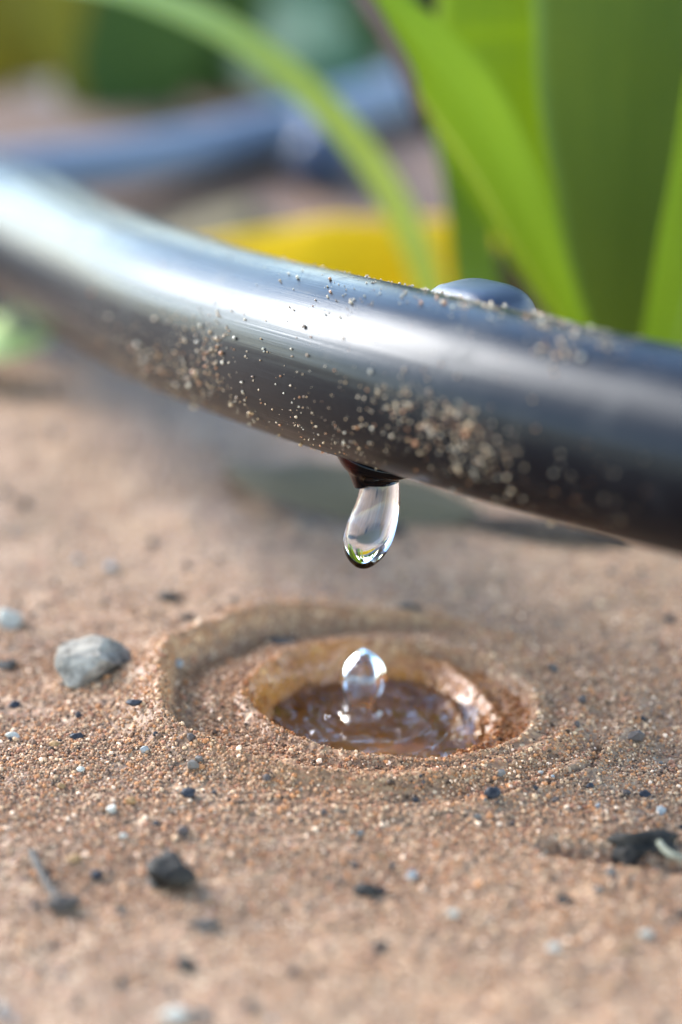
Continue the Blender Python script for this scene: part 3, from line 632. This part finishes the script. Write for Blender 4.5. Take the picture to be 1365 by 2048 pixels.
yl = leaf('fallen_leaf', [(tuple(G(310, 520, 2)), 3), (tuple(G(410, 515, 3)), 7), (tuple(G(520, 512, 4)), 10), (tuple(G(640, 512, 5)), 13), (tuple(G(800, 512, 5.5)), 14), (tuple(G(940, 510, 5.5)), 14), (tuple(G(1040, 520, 6)), 8)],
          M_yellow, face=(0, -0.75, 0.9), fold=-0.1, arch=-0.25, wave=0.7)
tag(recentre(yl), 'bright yellow fallen leaf lying behind the black pipe', 'leaf')
bl = leaf('fallen_leaf', [(tuple(G(300, 470, 2)), 4), (tuple(G(400, 462, 4)), 12), (tuple(G(500, 458, 5)), 13), (tuple(G(600, 470, 3)), 5)], leaf_mat('beige_leaf', (0.15, 0.115, 0.06), (0.22, 0.17, 0.09), gloss=0.9, trans=0.2, tcol=(1, .9, .7)), face=(0, -0.5, 0.9), fold=0.1, n=30)
tag(recentre(bl), 'dry beige leaf behind the left end of the yellow leaf', 'leaf')
M_moss = leaf_mat('grey_green_leaf', (0.095, 0.070, 0.040), (0.17, 0.135, 0.08), gloss=0.95, trans=0.15, tcol=(1, 1, .7))
dl = leaf('fallen_leaf', [(tuple(G(455, 925, 1)), 2), (tuple(G(540, 945, 3.5)), 6.5), (tuple(G(640, 965, 4)), 7), (tuple(G(740, 985, 3.4)), 7), (tuple(G(850, 1000, 2.4)), 6), (tuple(G(960, 1030, 1)), 2)], M_moss, face=(0.1, -0.6, 1), fold=0.25, wave=0.4, n=40)
tag(recentre(dl), 'grey green withered leaf on the sand behind the water drop', 'leaf')
M_shadow = stone_mat('painted_shadow', (0.016, 0.011, 0.008), (0.06, 0.042, 0.028), 0.9, 300)  # near-black colour of an added strip that stands in for the pipe's shadow
bk = leaf('shadow_strip', [(tuple(G(880, 1022, 0.5)), 1.2), (tuple(G(1000, 1040, 1.2)), 3.0), (tuple(G(1100, 1052, 1.4)), 3.6), (tuple(G(1190, 1068, 1.1)), 2.6), (tuple(G(1260, 1085, 0.5)), 0.8)], M_shadow, face=(0.1, -0.5, 1), fold=0.35, wave=0.5, n=40)
tag(recentre(bk), 'dark strip laid on the sand as the shadow of the right half of the pipe', 'shadow')
gl_ = leaf('fallen_leaf', [(tuple(G(-110, 700, 2)), 5), (tuple(G(-40, 668, 6)), 9), (tuple(G(30, 660, 7)), 8), (tuple(G(105, 668, 4)), 1)], leaf_mat('light_green_leaf', (0.36, 0.44, 0.14), (0.50, 0.56, 0.24), gloss=0.7, trans=0.3), face=(0, -0.5, 1), fold=0.2, n=30)
tag(recentre(gl_), 'pale green leaf tip on the sand at the left edge below the pipe', 'leaf')

# ------------------------------------------------------------------ background pipe
RB = 4.3
bp_ = np.array([P(-700, 470, 428), P(-200, 385, 451), P(60, 348, 461), P(300, 318, 470), P(520, 272, 484), P(700, 218, 500), P(880, 162, 520), P(1150, 74, 553), P(1500, -40, 600), P(2100, -190, 680)])
bp_[:, 2] = np.clip(bp_[:, 2], 5.4, 40)
q = spline(bp_, 160); V, F, UV, _ = tube(q, RB, 48)
bpe = empty('background_pipe', (q[80][0], q[80][1], 0), 'blurred thinner pipe curving across the soil in the background', 'pipe')
M_pipe2 = pipe_mat('weathered_polythene', 2.0, (0.17, 0.19, 0.22))
mesh_obj('tube', V, F, M_pipe2, bpe, uv=UV)
c0 = P(640, 262, 480); c1 = P(625, 338, 462); hh = spline([c0, (c0 + c1) / 2 + np.array([2, 0, 0]), c1], 20); V, F, UV, _ = tube(hh, np.array([4.6] * 12 + [4.4, 4.8, 5.2, 5.2, 5.0, 4.4, 3.2, 0.6]), 32, up=(0, 1, 0.1))
mesh_obj('dripper', V, F, pipe_mat('dull_polythene', 1.0, (0.05, 0.06, 0.085)), bpe, uv=UV)

# ------------------------------------------------------------------ plants of the bed behind
def clump(name, base, n, lng, wid, mats, label, seed, spread=0.6, lean=(0, 0), group='plants growing behind the pipes'):
    rg = np.random.default_rng(seed); e = empty(name, base, label, 'plant', group); base = np.array(base, float)
    for k in range(n):
        az = 2 * np.pi * (k + rg.uniform(-.3, .3)) / n; d = np.array([math.cos(az), math.sin(az), 0]); L_ = lng * rg.uniform(0.75, 1.1); sp_ = spread * rg.uniform(0.5, 1.2)
        kk = []
        for s in np.linspace(0, 1, 6):
            h = L_ * (s - 0.42 * sp_ * s ** 2.4); o = L_ * sp_ * 0.8 * s ** 1.7
            kk.append((tuple(base + d * (2 + o) + np.array([lean[0] * s, lean[1] * s, h])), wid * [0.6, 0.9, 1.0, 0.9, 0.6, 0.04][int(round(s * 5))]))
        leaf('leaf', kk, mats[k % len(mats)], e, face=tuple(-d * 0.3 + np.array([0, 0, 1.0])) if sp_ > 0.3 else (0, -1, .2), fold=-0.35, n=26, nv=7, seed=k)
    return e
dk = leaf_mat('deep_green_leaf', (0.04, 0.065, 0.008), (0.07, 0.11, 0.012), gloss=0.7, trans=0.35)
# broad leaves that stand close enough to be told apart in the picture
be = empty('broadleaf_plant', tuple(G(330, 200)), 'dark green leafy plant at the upper left behind the background pipe', 'plant')
leaf('leaf', [(230, 235, 510, 10), (255, 180, 511, 18), (290, 80, 512, 22), (330, -40, 516, 20), (380, -200, 525, 8), (400, -280, 530, 1)], dk, be, face=(0.1, -1, .3), fold=0.2)
leaf('leaf', [(370, 215, 522, 8), (400, 150, 522, 15), (425, 60, 524, 18), (450, -60, 528, 14), (480, -200, 535, 1)], dk, be, face=(-0.2, -1, .3), fold=0.2)
leaf('leaf', [(190, 225, 512, 6), (165, 150, 512, 10), (140, 40, 513, 13), (110, -80, 516, 10), (80, -200, 520, 1)], M_ygreen, be, face=(0.1, -1, .4), fold=0.2)
leaf('leaf', [(70, 170, 522, 4), (68, 110, 522, 8), (62, 20, 524, 11), (50, -80, 528, 9), (30, -200, 535, 1)], M_ygreen, be, face=(0.2, -1, .4), fold=0.2)
leaf('leaf', [(-60, 215, 530, 8), (-20, 120, 530, 14), (10, 0, 532, 15), (0, -120, 536, 10), (-30, -240, 540, 1)], M_ygreen, be, face=(0.2, -1, .4), fold=0.2)
te = empty('bluish_plant', tuple(G(640, 150)), 'pale bluish green leaves at the top behind the arching blade', 'plant')
leaf('leaf', [(380, -60, 560, 6), (470, 10, 535, 14), (560, 70, 520, 20), (640, 120, 512, 18), (720, 155, 512, 11), (780, 175, 512, 2)], M_teal, te, face=(-0.1, -0.75, 0.7), fold=0.15)
leaf('leaf', [(560, -120, 600, 8), (630, -40, 580, 20), (710, 20, 565, 22), (790, 60, 552, 14), (860, 90, 545, 2)], M_teal, te, face=(0, -0.3, 1), fold=0.1)
leaf('leaf', [(430, 170, 530, 8), (470, 100, 532, 20), (520, 20, 535, 26), (580, -80, 540, 24), (640, -200, 550, 4)], M_teal, te, face=(0, -0.9, .5), fold=0.1)
leaf('leaf', [(640, 150, 540, 8), (650, 90, 542, 22), (670, 10, 545, 26), (700, -100, 550, 20), (740, -240, 560, 3)], dk, te, face=(0, -0.9, .5), fold=0.1)
clump('strap_leaf_plant', (-130, 640, 0), 12, 190, 22, [dk, M_leafB], 'tall green clump beyond the left end of the pipes', 51)
clump('strap_leaf_plant', (50, 600, 0), 14, 210, 24, [dk, M_leafB, M_teal], 'tall green clump beyond the middle of the background pipe', 52)
clump('strap_leaf_plant', (260, 430, 0), 14, 420, 34, [dk, M_leafB], 'tall green clump behind the large strap leaved plant', 53)
print('scene built')
